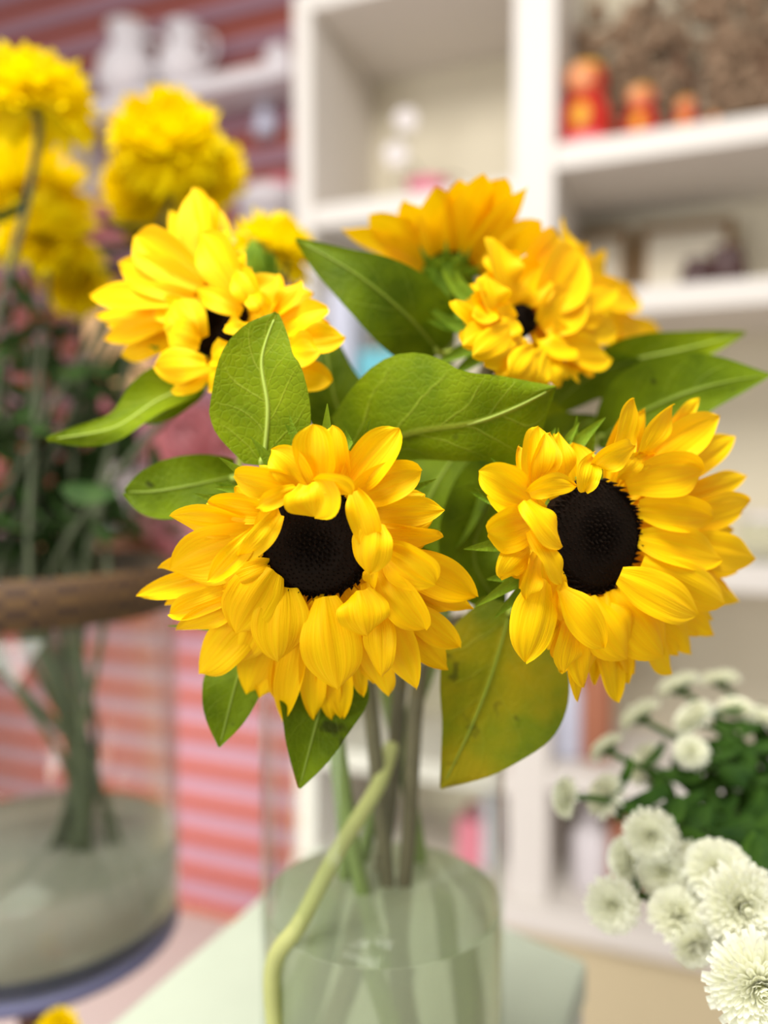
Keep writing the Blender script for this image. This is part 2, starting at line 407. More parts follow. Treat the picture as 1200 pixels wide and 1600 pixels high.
# little potted white flower in the left cell
c = on_shelf(668, .12, .551)
t = thing('potted_orchid', 'small white flower in a dark pink pot inside the empty white cell', 'potted plant', c)
b_ = bmesh.new(); lathe(b_, c, [(.03, 0), (.045, .05), (.047, .055), (.04, .05)], 20); obj('pot', b_, M['rose'], t)
b_ = bmesh.new(); tube(b_, [c + V((0,0,.03)), P(655, 270, 1.72), P(628, 235, 1.72), P(634, 190, 1.72)], .002, 6); obj('stem', b_, M['mumstem'], t)
for px, py, r in ((634, 188, .026), (619, 242, .027)):
    b_ = bmesh.new(); cc = P(px, py, 1.715)
    for k in range(5):
        a = 2*PI*k/5 + .3; dd = RT*math.cos(a) + V((0,0,1))*math.sin(a)
        ribbon(b_, bez(cc, cc + dd*r*.6 - FW*.012, cc + dd*r, 6), r*1.0, -FW, .2, nu=4)
    obj('blossom', b_, M['paper_white'], t)
b_ = bmesh.new()
for a in (-1, 1, .2): ribbon(b_, bez(c + V((0,0,.045)), c + V((.04*a,0,.09)), c + V((.08*a,-.01,.05)), 8), .03, V((0,-.3,1)), .2, nu=4)
obj('leaf', b_, M['dark'], t)
# small goods in the lower cells
def carton(px0, px1, z0, h, mat, name, label, cat, d=.08, dd=.1, group=None):
    s0, s1 = s_at(px0, d), s_at(px1, d); b_ = bmesh.new(); sbox(b_, s0, s1, d, d + dd, z0, z0 + h); bevel(b_, .004)
    return tag(obj(name, b_, M[mat], loc=S((s0+s1)/2, d + dd/2, z0), smooth=False), label, cat, group)
carton(560, 640, .161, .10, 'teal', 'teal_box', 'pale teal box seen between the sunflower leaves', 'box')
carton(500, 548, .161, .24, 'lilac', 'white_box', 'pale box behind the sunflower leaves, left of the teal box', 'box')
carton(702, 728, -.579, .14, 'dark', 'dark_box', 'narrow dark box in the low cell behind the stems', 'box')
carton(730, 752, -.579, .17, 'rose', 'pink_box', 'tall pink box on low shelf behind the glass vase', 'box')
carton(716, 760, -.819, .10, 'rose', 'pink_tin', 'low pink box at the bottom of the shelving unit', 'box')
carton(756, 776, -.819, .16, 'lilac', 'pale_carton', 'narrow pale carton in the bottom cell beside the divider', 'box')
def bottle(px, z0, h, r, mat, label, d=.1):
    c = on_shelf(px, d, z0); t = thing('bottle', label, 'bottle', c)
    b_ = bmesh.new(); lathe(b_, c, [(r*.9, 0), (r, .01), (r, h*.66), (r*.45, h*.8), (r*.4, h*.92)], 20); obj('bottle_body', b_, M[mat], t)
    b_ = bmesh.new(); lathe(b_, c, [(r*.5, h*.9), (r*.5, h)], 20); obj('cap', b_, M['ceramic'], t)
bottle(890, -.559, .20, .038, 'lilac', 'pale lilac bottle on low shelf between olive leaf and white flowers')
bottle(935, -.559, .24, .034, 'terracotta', 'brown bottle on low shelf below the right sunflower')
bottle(930, -.819, .17, .04, 'ceramic', 'white bottle in the bottom cell beside the lone white bloom')
carton(960, 1010, -.819, .15, 'terracotta', 'terracotta_carton', 'terracotta coloured carton in bottom right cell behind the white flowers', 'box')
c = on_shelf(1200, .06, -.154)
t = thing('glass_bowl', 'clear glass bowl on the shelf at the right picture edge', 'bowl', c)
b_ = bmesh.new(); lathe(b_, c, [(.02, 0), (.045, .012), (.05, .05), (.048, .075), (.046, .075), (.046, .05), (.04, .016), (.015, .008)], 28); obj('bowl_glass', b_, M['glass'], t)
b_ = bmesh.new(); lathe(b_, c, [(.0475, .073), (.05, .075), (.05, .081), (.045, .081), (.045, .073)], 28); obj('rim', b_, M['ceramic'], t)

# ---------------------------------------------------------------- wall ledges and white ornaments at upper left
def W(px, py, off=0.):                       # a point on the slatted wall, off metres in front of it
    s = s_at(px, WALLD - off); p = S(s, WALLD - off, 0); D = (p - CAM).dot(FW)
    return P(px, py, D), s
def ledge(px0, px1, z0, dep, mat, label, th=.03):
    b_ = bmesh.new(); sbox(b_, s_at(px0, WALLD-dep), s_at(px1, WALLD-dep), WALLD - dep, WALLD - .001, z0, z0 + th); bevel(b_, .004)
    return tag(obj('wall_ledge', b_, M[mat], loc=S((s_at(px0, WALLD-dep) + s_at(px1, WALLD-dep))/2, WALLD, z0), smooth=False), label, 'shelf')
LZ = (W(400, 150, .06)[0].z - CAM.z)
ledge(120, 456, LZ - .02, .12, 'ceramic', 'narrow white ledge on the red wall above the yellow chrysanthemums', .04)
def pot(px, h, r, label, base=None, mat='ceramic', name='white_jug', cat='jug', off=.06, prof=None):
    c = S(s_at(px, WALLD - off), WALLD - off, base if base is not None else LZ + .021)
    t = thing(name, label, cat, c, 'white ceramics on the wall ledge')
    b_ = bmesh.new(); lathe(b_, c, prof or [(r*.6, 0), (r, h*.25), (r*.95, h*.5), (r*.55, h*.75), (r*.5, h*.85), (r*.7, h), (r*.6, h), (r*.42, h*.85)], 24); obj('jug_body', b_, M[mat], t)
    hd = bmesh.new(); tube(hd, [c + WU*r*.5 + V((0,0,h*.85)), c + WU*r*1.25 + V((0,0,h*.75)), c + WU*r*1.3 + V((0,0,h*.5)), c + WU*r*.9 + V((0,0,h*.3))], r*.09, 8); obj('handle', hd, M[mat], t)
pot(212, .20, .085, 'largest white jug standing on the wall ledge')
pot(296, .165, .07, 'medium white jug on the wall ledge, right of the largest')
pot(120, .12, .05, 'small white jug at the left end of the wall ledge')
c = S(s_at(440, WALLD - .06), WALLD - .06, LZ + .055); b_ = bmesh.new(); ball(b_, c, .036, sub=3)
tag(obj('white_ball', b_, M['ceramic'], loc=c), 'round white ornament on the ledge end beside the shelving unit', 'ornament')
c = W(415, 180, .05)[0]; b_ = bmesh.new(); lathe(b_, c + V((0,0,-.05)), [(.034, 0), (.03, .01), (.022, .05), (.012, .075), (.004, .08)], 20)
tag(obj('hanging_bell', b_, M['lilac'], loc=c), 'pale bell hanging under the white ledge', 'ornament')
c, _ = W(425, 372, .2); LZ2 = c.z - CAM.z
ledge(330, 458, LZ2 - .03, .2, 'ceramic', 'lower white ledge on the wall beside the shelving unit')
c = S(s_at(425, WALLD-.09), WALLD-.09, LZ2 + .001); t = thing('hat_box', 'round white box with a pink lid knot on the lower white ledge', 'box', c)
b_ = bmesh.new(); lathe(b_, c, [(.075, 0), (.075, .10), (.08, .10), (.08, .13), (.06, .145), (.01, .15)], 32); obj('box_body', b_, M['ceramic'], t)
b_ = bmesh.new(); ball(b_, c + V((.03, -.02, .152)), .022, 1.5, 1, .8); obj('bow', b_, M['rose'], t)
# brown wall shelf with a planter of pink flowers behind the left bouquet
SZ = W(150, 925, .3)[0].z - CAM.z
ledge(-120, 262, SZ - .04, .24, 'wood', 'dark brown wall shelf carrying the planter of pink flowers', .04)
pc = S(s_at(110, WALLD-.12), WALLD-.12, SZ + .001)
b_ = bmesh.new(); hx = [(-.26,-.08), (.26,-.08), (.26,.08), (-.26,.08)]
hexa(b_, [pc + WU*a*.92 + WB*b*.9 for a, b in hx] + [pc + WU*a + WB*b + V((0,0,.11)) for a, b in hx]); bevel(b_, .006)
tag(obj('planter', b_, M['wood'], loc=pc, smooth=False), 'long brown planter of pink flowers on the wall shelf', 'planter')

# ---------------------------------------------------------------- blooms used many times
def pompon(R, n, length, width, up=1.0, lo=-.35, seed=1, nu=2, nv=4, curl=.35, mesh_name='bloom', taper=0):
    """a chrysanthemum head about +Z: rays on a spiral from the open rim to the tight centre"""
    rnd = random.Random(seed); b_ = bmesh.new()
    for k in range(n):
        f = (k + .5) / n; zc = lo + (1 - lo) * f
        a = k * 2.39996; rr = math.sqrt(max(0, 1 - zc*zc))
        d = V((rr*math.cos(a), rr*math.sin(a), zc * up)); d += V((rnd.gauss(0,.06), rnd.gauss(0,.06), rnd.gauss(0,.06))); d.normalize()
        L_ = R * length * (1 - (taper if taper else .12) * f ** 1.3) * rnd.uniform(.95 if taper else .88, 1.04 if taper else 1.1); s0 = d * R * (.12 if f < .75 else .02) + V((0, 0, R*.05*f))
        e = s0 + d * L_; ax = V((0, 0, 1))
        nrm = (ax - d * ax.dot(d)); nrm = nrm.normalized() if nrm.length > .05 else d.orthogonal().normalized()
        mid = s0.lerp(e, .55) + (-nrm if zc > .2 else nrm) * L_ * curl * .4
        e2 = e + nrm * L_ * curl * (.35 if zc > .1 else -.25)
        ribbon(b_, bez(s0, mid, e2, nv), R * width * rnd.uniform(.85, 1.1), nrm, .55, nu=nu, ridge=0, prof=(lambda t: (.45 + .55 * min(1, t * 1.8)) * (1 if t < .85 else .72)) if taper else petal_prof)
    me = bpy.data.meshes.new(mesh_name); b_.to_mesh(me); b_.free()
    for p in me.polygons: p.use_smooth = True
    return me
def place(name, me, parent, co, axis, scale, roll=0.):
    o = bpy.data.objects.new(name, me); COL.objects.link(o); o.parent = parent
    q = V((0, 0, 1)).rotation_difference(V(axis).normalized())
    o.matrix_local = Matrix.Translation(V(co) - ROOT[parent.name]) @ q.to_matrix().to_4x4() @ Matrix.Rotation(roll, 4, 'Z') @ Matrix.Scale(scale, 4)
    return o
YM = [pompon(1, 130, .95, .36, 1, -.45, s, 4, 6, .35) for s in (1, 2)]
WM = [pompon(1, 300, 1.0, .15, .8, -.05, s, 2, 6, .14, taper=.5) for s in (3, 4)]
PM = [pompon(1, 60, .95, .6, 1, -.3, s, 4, 5, .5) for s in (5, 6)]
for me in YM: me.materials.append(M['mum'])
for me in WM: me.materials.append(M['white'])
PMC = {}
for key in ('pink', 'salmon', 'paper_white'):
    PMC[key] = [m_.copy() for m_ in PM]
    for m_ in PMC[key]: m_.materials.append(M[key])

def small_leaf(b_, base, d, L_, w_, nrm):
    e = base + d * L_; ribbon(b_, bez(base, base.lerp(e, .5) + nrm * L_ * .12, e - nrm * L_ * .1, 6), w_, nrm, .25, nu=4, ridge=0)
def leafy(b_, pts, n, L_, w_, rnd, t0=.1, t1=.95):
    C_ = catmull(pts, 40)
    for k in range(n):
        t = t0 + (t1 - t0) * k / max(1, n - 1); i = int(t * 39); p = C_[i]; tan = (C_[i+1] - C_[i]).normalized()
        d = Matrix.Rotation(k * 2.4 + rnd.random(), 3, tan) @ (tan.orthogonal().normalized() * .8 + tan * .6); d.normalize()
        nr = (tan - d * tan.dot(d)); nr = nr.normalized()
        small_leaf(b_, p, d, L_ * rnd.uniform(.7, 1.15), w_ * rnd.uniform(.8, 1.15), nr)

# ---------------------------------------------------------------- left vase with yellow chrysanthemums
LV = P(52, 900, .68); LVR = .118
ltop, lbot, lwat = CAM.z - .075, CAM.z - .388, CAM.z - .318
lc = V((LV.x, LV.y, lbot))
# stand that carries the left vase
b_ = bmesh.new(); lathe(b_, lc + V((0, 0, -.0105)), [(.108, 0), (.1165, .002), (.1165, .008), (.115, .0100)], 48)
st = thing('plant_stand', 'small round blue-grey stand under the left glass vase', 'stand', V((lc.x, lc.y, 0.001)))
obj('stand_top', b_, M['slate'], st)
b_ = bmesh.new(); tube(b_, [V((lc.x, lc.y, .02)), V((lc.x, lc.y, lbot - .0106))], .02, 16, 2); obj('column', b_, M['wood'], st)
b_ = bmesh.new(); lathe(b_, V((lc.x, lc.y, .001)), [(.14, 0), (.14, .012), (.03, .03)], 32); obj('foot', b_, M['wood'], st)
vt = thing('glass_vase', 'wide clear glass vase with a woven brown collar, holding yellow flowers', 'vase', lc)
H = ltop - lbot
b_ = bmesh.new(); lathe(b_, lc, [(LVR*.9, 0.0005), (LVR*.985, .004), (LVR, .014), (LVR, H), (LVR-.003, H), (LVR-.003, .016), (LVR*.9, .012)], 64); obj('vase_glass', b_, M['glassleft'], vt)
b_ = bmesh.new(); lathe(b_, lc, [(LVR+.0005, H-.038), (LVR+.004, H-.036), (LVR+.004, H-.002), (LVR+.0005, H), (LVR+.0005, H-.038)], 64, cap0=False, cap1=False); obj('woven_collar', b_, M['rattan'], vt)
wh = lwat - lbot
b_ = bmesh.new(); lathe(b_, lc, [(LVR*.9, .0125), (LVR-.0029, .017), (LVR-.0029, wh)], 64)
tag(obj('vase_water', b_, M['waterleft'], loc=lc + V((0,0,.0125))), 'cloudy water standing in the left glass vase', 'water', None, 'stuff')

KN = P(130, 1205, .68)                        # where the stems cross
mums = [  # px, py, D, radius px, axis(right, up, toward), bottom px, label
    (55, 168, .62, 92, (.1, 1, .0), (215, 1360), 'topmost yellow chrysanthemum at left edge, seen from the side'),
    (262, 225, .70, 88, (.1, .55, .8), (60, 1370), 'big yellow chrysanthemum right of the topmost one'),
    (305, 270, .74, 76, (.5, .1, .8), (120, 1375), 'yellow chrysanthemum hugging the lower right of the big one'),
    (222, 300, .73, 62, (-.2, .0, 1), (90, 1365), 'yellow chrysanthemum just under the big one, above left sunflower'),
    (40, 310, .72, 104, (0, 1, .35), (180, 1368), 'broad yellow chrysanthemum at left edge under the topmost'),
    (70, 378, .70, 84, (.1, .9, .3), (40, 1365), 'lowest yellow chrysanthemum of the left edge pair'),
    (425, 396, .50, 70, (.3, .8, .2), (150, 1370), 'yellow chrysanthemum peeking between the left sunflower and big leaf'),
    (118, 440, .78, 54, (0, .2, 1), (20, 1362), 'shaded yellow chrysanthemum under the left clump'),
    (235, 350, .76, 46, (.2, -.3, 1), (75, 1372), 'small yellow chrysanthemum directly behind left sunflower petals'),
    (126, 600, .88, 27, (0, 0, 1), (160, 1375), 'tiny round yellow bloom among dark foliage at left'),
]
for i, (px, py, D, r, ax, bot, lab) in enumerate(mums):
    c = P(px, py, D); R_ = r / F * D; axis = RT*ax[0] + UP*ax[1] - FW*ax[2]; axis.normalize()
    foot = P(bot[0], bot[1], .68); foot.z = lbot + .02 + .004*(i % 3)
    t = thing('yellow_chrysanthemum', lab, 'flower', foot, 'yellow chrysanthemums in the left vase')
    place('bloom', YM[i % 2], t, c, axis, R_, i * 1.3)
    rimp = lc + V((-.05 + .012*i, -.03 + .011*(i % 5), H - .01))
    kn = KN + V((.008*math.sin(i*2.1), .012*math.cos(i*1.7), 0))
    path = [c - axis*R_*.1, c - axis*R_*.5 - V((0,0,R_*.6)), rimp, kn, foot]
    b_ = bmesh.new(); tube(b_, path, .0028, 8, 30); obj('stem', b_, M['mumstem'], t)
    b_ = bmesh.new(); leafy(b_, [path[1], path[1].lerp(rimp, .6), rimp], 5, .05, .022, random.Random(i), .08, .7); obj('leaves', b_, M['mumleaf'], t)
# dark foliage branches in the same vase
rnd = random.Random(11)
for i, (px, py, D, lab) in enumerate(((20, 470, .74, 'dark leafy branch at the left edge under the yellow flowers'), (95, 520, .78, 'dark leafy branch left of the tiny yellow bloom'), (175, 560, .8, 'dark leafy branch right of the tiny yellow bloom'),
        (235, 640, .78, 'dark leafy branch behind the long sunflower leaf'), (40, 640, .76, 'low dark leafy branch at the left edge'), (150, 700, .82, 'low dark leafy branch beside the white blooms'), (-20, 560, .8, 'dark leafy branch cut by the left edge'), (240, 430, .82, 'dark leafy branch behind the left sunflower'))):
    tip = P(px, py, D); foot = P(60 + 14*i, 1370, .68); foot.z = lbot + .024
    t = thing('foliage_branch', lab, 'foliage', foot, 'dark foliage branches in the left vase')
    rimp = lc + V((-.04 + .012*i, .02 - .008*(i % 4), H - .01)); kn = KN + V((.01*math.cos(i*2.3), .012*math.sin(i*1.9), .01*math.sin(i)))
    b_ = bmesh.new(); tube(b_, [tip, tip.lerp(rimp, .5) + V((.01*(i % 3 - 1), 0, .01)), rimp, kn, foot], .003, 8, 28, ); obj('stem', b_, M['mumstem'], t)
    b_ = bmesh.new(); leafy(b_, [tip, tip.lerp(rimp, .5) + V((.01*(i % 3 - 1), 0, .01)), rimp + V((0,0,.02))], 12, .05, .022, rnd); obj('leaves', b_, M['mumleaf'], t)

# pink and white blooms of the wall-shelf planter, each with its own stem and leaves
small = [(300, 690, 52, 'pink', 'large pale pink bloom between left sunflower leaf and upright leaf'), (285, 772, 34, 'pink', 'pale pink bloom behind the drooping round leaf'),
    (325, 640, 30, 'pink', 'pink bloom just left of the upright sunflower leaf'), (330, 812, 30, 'pink', 'pale pink bloom behind left tips of the front sunflower'), (172, 655, 26, 'pink', 'small pink bloom below the long green leaf'),
    (178, 737, 30, 'paper_white', 'upper white bloom in the dark foliage at left'), (170, 792, 26, 'paper_white', 'lower white bloom in the dark foliage at left'), (4, 695, 26, 'salmon', 'salmon bloom at the very left edge'),
    (36, 805, 20, 'salmon', 'small salmon bloom at left above the woven collar'), (75, 805, 24, 'pink', 'small pink bloom right of the salmon one'), (215, 835, 28, 'pink', 'pink bloom low beside the woven collar'), (62, 655, 18, 'pink', 'tiny pink bloom at left under the long leaf tip'),
    (120, 862, 26, 'paper_white', 'low white bloom just above the woven collar'), (250, 860, 26, 'pink', 'pink bloom at the right end of the collar'), (110, 265, 44, 'paper_white', 'white bloom between the two top yellow flowers'), (168, 345, 28, 'pink', 'pale pink bloom beside the left yellow clump')]
for i, (px, py, r, key, lab) in enumerate(small):
    D = (pc - CAM).dot(FW) + .03 * ((i % 3) - 1); c = P(px, py, D); R_ = r / F * D * 1.3
    foot = pc + WU * (-.2 + .4 * ((i * 7) % 16) / 15) + WB * (.03 * ((i % 3) - 1)) + V((0, 0, .10))
    t = thing('carnation', lab, 'flower', foot, 'pink, salmon and white blooms on the wall shelf')
    place('bloom', PMC[key][i % 2], t, c, (.1*math.sin(i), -1, .25), R_, i)
    mid = c.lerp(foot, .5) + V((0, .04, .02))
    b_ = bmesh.new(); tube(b_, [c, mid, foot], .004, 6, 12); obj('stem', b_, M['mumstem'], t)
    b_ = bmesh.new(); leafy(b_, [c + V((0,.03,-.02)), mid, foot], 9, .10, .045, random.Random(50+i), .12, .95); obj('leaves', b_, M['mumleaf'], t)
# tan paper wrap leaning behind the left sunflower
b_ = bmesh.new(); tp = [P(205, 610, 1.25), P(195, 540, 1.25), P(180, 470, 1.27)]
ribbon(b_, catmull(tp, 10), 0, -FW, .4, nu=8, ridge=.08, wl=[.03, .05, .065], wr=[.03, .05, .06])
tag(obj('kraft_wrap', b_, M['tan'], loc=P(205, 610, 1.25)), 'tan paper sleeve in the dark foliage left of the left sunflower', 'paper wrap')
c = lc + V((.02, -.152, .0005)); t = None
b_ = bmesh.new(); cc = P(90, 1592, .54)
cc.z = lbot + .012; t = thing('fallen_bloom', 'single small yellow bloom lying at the foot of the left vase, bottom left', 'flower', cc - V((0,0,.012)))
place('bloom', YM[0], t, cc, (0, -.3, 1), .014)

# ---------------------------------------------------------------- table and main vase
TZ = CAM.z - .345
def onz(px, py, z):
    d = P(px, py, 1) - CAM; return CAM + d * ((z - CAM.z) / d.z)
corners = [onz(165, 1605, TZ), onz(498, 1322, TZ), onz(918, 1500, TZ)]
e1 = (corners[0] - corners[1]); e2 = (corners[2] - corners[1])
poly = [corners[1], corners[2] , corners[2] + e1 * 1.5, corners[1] + e1 * 1.5]
tb = thing('table', 'square table under a pale green cloth carrying the sunflower vase', 'table', V((poly[0].x, poly[0].y - .1, 0)))
b_ = bmesh.new(); hexa(b_, [p - V((0,0,.03)) for p in poly[::-1]] + [V(p) for p in poly[::-1]]); bevel(b_, .005); obj('tabletop', b_, M['cloth'], tb, smooth=False)
cen = sum(poly, V()) / 4
for p in poly:
    q = p.lerp(cen, .12); b_ = bmesh.new(); tube(b_, [V((q.x, q.y, .001)), V((q.x, q.y, TZ - .03))], .016, 12, 2); obj('leg', b_, M['cabinet'], tb)

VX = P(598, 800, .40); VR = .0622; vb = V((VX.x, VX.y, TZ + .0005)); VH = (CAM.z - .082) - vb.z; WH = (CAM.z - .216) - vb.z
vase = thing('glass_vase', 'clear straight glass vase holding the sunflowers on the green table', 'vase', vb)
b_ = bmesh.new(); lathe(b_, vb, [(VR*.95, 0), (VR, .004), (VR, VH-.001), (VR-.001, VH), (VR-.0022, VH-.001), (VR-.0026, .012), (VR*.9, .009)], 96); obj('vase_glass', b_, M['glass'], vase)
b_ = bmesh.new(); lathe(b_, vb, [(VR*.9, .0095), (VR-.0025, .0125), (VR-.0023, WH-.001), (VR-.0023, WH)], 96)
tag(obj('vase_water', b_, M['water'], loc=vb + V((0,0,.0095))), 'clear water in the sunflower vase', 'water', None, 'stuff')

# ---------------------------------------------------------------- sunflowers
LAY = {0: (.009, .017, .012), 1: (.003, .012, .006), 2: (-.001, .006, -.002), 3: (-.004, -.001, -.010)}
class Head:
    def __init__(s, px, py, D, right, up, away=1):
        s.C = P(px, py, D); s.D = D; s.px = (px, py)
        n = -FW * away + RT * math.tan(math.radians(right)) + UP * math.tan(math.radians(up))
        s.n = n.normalized()
    def at(s, px, py, h):
        d = P(px, py, 1) - CAM
        return CAM + d * ((s.C + s.n*h - CAM).dot(s.n) / d.dot(s.n))
def sunflower(name, label, H_, disc_px, petals, stem_pts, stem_mat='stem', tf=None, scale=1., bract_r=1.25, hs=1., stem_r=.0045, seed=0, fill=32, pw=1.15):
    sx, x0, y0 = tf
    foot = stem_pts[-1]
    t = thing(name, label, 'sunflower', foot, 'sunflowers in the glass vase')
    rnd = random.Random(seed); n = H_.n
    q = V((0, 0, 1)).rotation_difference(n)
    R = disc_px / F * H_.D
    # disc: a low dome packed with floret tips on a spiral
    b_ = bmesh.new(); lathe(b_, H_.C, [(R*1.0, -.004), (R*.98, -.001), (R*.8, .0022), (R*.5, .0036), (R*.2, .003), (R*.02, .0026)], 40, axis=n)
    for k in range(430):
        rr = R * 1.0 * math.sqrt((k + .5) / 430); a = k * 2.39996; f = rr / R
        base = V((rr*math.cos(a), rr*math.sin(a), .0038 - .0042 * f*f)); hgt = .0012 + .0012 * f + (.0022 * rnd.random() if f > .88 else 0)
        top = base + V((rnd.gauss(0, .0003), rnd.gauss(0, .0003), hgt)); rad = R * .042
        vs = [b_.verts.new(H_.C + q @ (base + V((rad*math.cos(x), rad*math.sin(x), -.0004)))) for x in (0, PI/2, PI, 3*PI/2)]
        tv = b_.verts.new(H_.C + q @ top)
        for k2 in range(4): b_.faces.new((vs[k2], vs[(k2+1) % 4], tv))
    obj('disc', b_, M['disc'], t, smooth=False)
    # green receptacle and bracts behind the petals
    b_ = bmesh.new(); lathe(b_, H_.C - n * .004, [(R*1.05, 0), (R*1.02, -.006), (R*.75, -.013), (R*.3, -.018), (.0045, -.022)], 32, axis=n)
    obj('receptacle', b_, M['bract'], t)
    b_ = bmesh.new()
    for k in range(22):
        a = 2*PI*k/22 + rnd.uniform(-.1, .1); rad = q @ V((math.cos(a), math.sin(a), 0)); L_ = R * rnd.uniform(.85, 1.15) * bract_r
        s0 = H_.C - n * (.009 + .004*(k % 2)) + rad * R * .85
        ribbon(b_, bez(s0, s0 + rad*L_*.5 - n*.004, s0 + rad*L_ - n*rnd.uniform(-.004, .006), 8), R*.42, n, .3, prof=lambda t: max(.03, (1-t)**.8), nu=4, ridge=0)
    obj('bracts', b_, M['bract'], t)
    for k, pt in enumerate(petals):
        bx, by, tx, ty, w_, lay = pt[:6]; cup = pt[6] if len(pt) > 6 else (.3 if k % 3 else .16); bend = pt[7] if len(pt) > 7 else 0
        bx, by, tx, ty = x0 + bx/sx, y0 + by/sx, x0 + tx/sx, y0 + ty/sx; wm = w_ / sx / F * H_.D
        hb, hm, ht = (x * hs for x in LAY[lay])
        j = rnd.uniform(-.002, .002)
        if lay >= 1:
            e = (0, .08, .2, .32)[lay]; bx += (H_.px[0] - bx) * e; by += (H_.px[1] - by) * e
        A = H_.at(bx, by, hb + j); Cc = H_.at(tx, ty, ht + j)
        mx, my = bx*.48 + tx*.52, by*.48 + ty*.52
        ln = math.hypot(tx-bx, ty-by) or 1; mx += -(ty-by)/ln * bend/sx; my += (tx-bx)/ln * bend/sx
        B = H_.at(mx, my, hm * 1.08 + j)
        b_ = bmesh.new()
        ribbon(b_, bez(A, B, Cc, 16), wm * pw, n, (cup if cup > 0 else cup * .62) * rnd.uniform(.8, 1.25), prof=petal_shape(rnd), nu=14, ridge=rnd.uniform(.03, .09), twist=rnd.uniform(-.5, .5) * (.4 if seed == 4 else 1), wave=.0009, seed=rnd.random()*6)
        obj('petal', b_, M['petal'], t)
    if fill:                                    # the outer ring of petals behind those
        tips = [(math.atan2(y0 + p[3]/sx - H_.px[1], x0 + p[2]/sx - H_.px[0]), math.hypot(y0 + p[3]/sx - H_.px[1], x0 + p[2]/sx - H_.px[0])) for p in petals if p[5] > 0]
        for k in range(fill):
            a = 2*PI*k/fill + rnd.uniform(-.06, .06)
            near = [d for b2, d in tips if abs((b2 - a + PI) % (2*PI) - PI) < .22]
            if not near: continue
            far = max(near) * rnd.uniform(.82, .93)
            A = H_.at(H_.px[0] + disc_px*.72*math.cos(a), H_.px[1] + disc_px*.72*math.sin(a), -.003*hs); Cc = H_.at(H_.px[0] + far*math.cos(a), H_.px[1] + far*math.sin(a), -.009*hs)
            b_ = bmesh.new()
            ribbon(b_, bez(A, A.lerp(Cc, .5) + n*.002, Cc, 14), min(far * .36, 52) / F * H_.D, n, rnd.choice((.2, .3, -.2)), prof=petal_shape(rnd), nu=12, ridge=.06, twist=rnd.uniform(-.4, .4), wave=.0009, seed=rnd.random()*6)
            obj('petal', b_, M['petal'], t)
    b_ = bmesh.new(); path = [H_.C - n * .02] + stem_pts
    line = tube(b_, path, stem_r, 12, 40, stem_r * .85); obj('stem', b_, M[stem_mat], t)
    t['_'] = 0; del t['_']
    return t, line

def leaf(owner, line, spine, wl, wr, mat='leaf', roll=0., cup=.15, wave=.0012, seed=0., yaw=0., midrib=True, rib=.0009, vis=(.0, .94)):
    """a sunflower leaf of its owner: blade along a spine from stalk to tip, a raised midrib, a stalk to the stem"""
    pts = [P(*s) for s in spine]; Dm = sum(s[2] for s in spine) / len(spine)
    N = 26; sp = catmull(pts, N)
    tan = (pts[-1] - pts[0]).normalized(); nr = Matrix.Rotation(math.radians(roll), 3, tan) @ (-FW)
    k = Dm / F
    def rounded(l):                            # smooth the sampled half widths
        return [max(.0004, x * k) for x in [lerp_smooth(l, i / 20) for i in range(21)]]
    b_ = bmesh.new(); ribbon(b_, sp, 0, nr, cup, nu=14, ridge=0, wl=rounded(wl), wr=rounded(wr), wave=wave, seed=seed)
    o = obj('leaf', b_, M[mat], owner)
    if midrib:
        b_ = bmesh.new(); q = [p + nr * (.0002) for p in sp[int(vis[0]*N):int(vis[1]*N)+1]]
        # ride on the blade surface at s = 0
        out = []
        for i, p in enumerate(sp):
            t = i / N; hw = lerp_list(rounded(wl), t)
            out.append(p + nr * (-.3 * cup * hw + .5 * wave * math.sin(t*5 + seed) ))
        tube(b_, out[int(vis[0]*N):int(vis[1]*N)+1], rib if mat == 'leaf' else rib * .6, 8, N, rib * .35); obj('midrib', b_, M['vein' if mat == 'leaf' else 'veindark'], o)
    near = min(line, key=lambda p: (p - pts[0]).length + (0 if p.z > vb.z + VH - .02 else .5))
    b_ = bmesh.new(); tube(b_, [near, near.lerp(pts[0], .6) + FW * .008, sp[0], sp[2]], .0018, 8, 14, .0012); obj('leaf_stalk', b_, M['vein'], o)
    return o
def lerp_smooth(l, t):
    x = t * (len(l) - 1); k = min(int(x), len(l) - 2); f = x - k
    p0, p1, p2, p3 = l[max(k-1, 0)], l[k], l[k+1], l[min(k+2, len(l)-1)]
    return .5 * ((2*p1) + (p2-p0)*f + (2*p0-5*p1+4*p2-p3)*f*f + (3*p1-p0-3*p2+p3)*f**3)

def vp(dx, dy, z):                              # a point inside the vase
    return V((VX.x + dx, VX.y + dy, z))
RIM = vb.z + VH; BOT = vb.z + .02

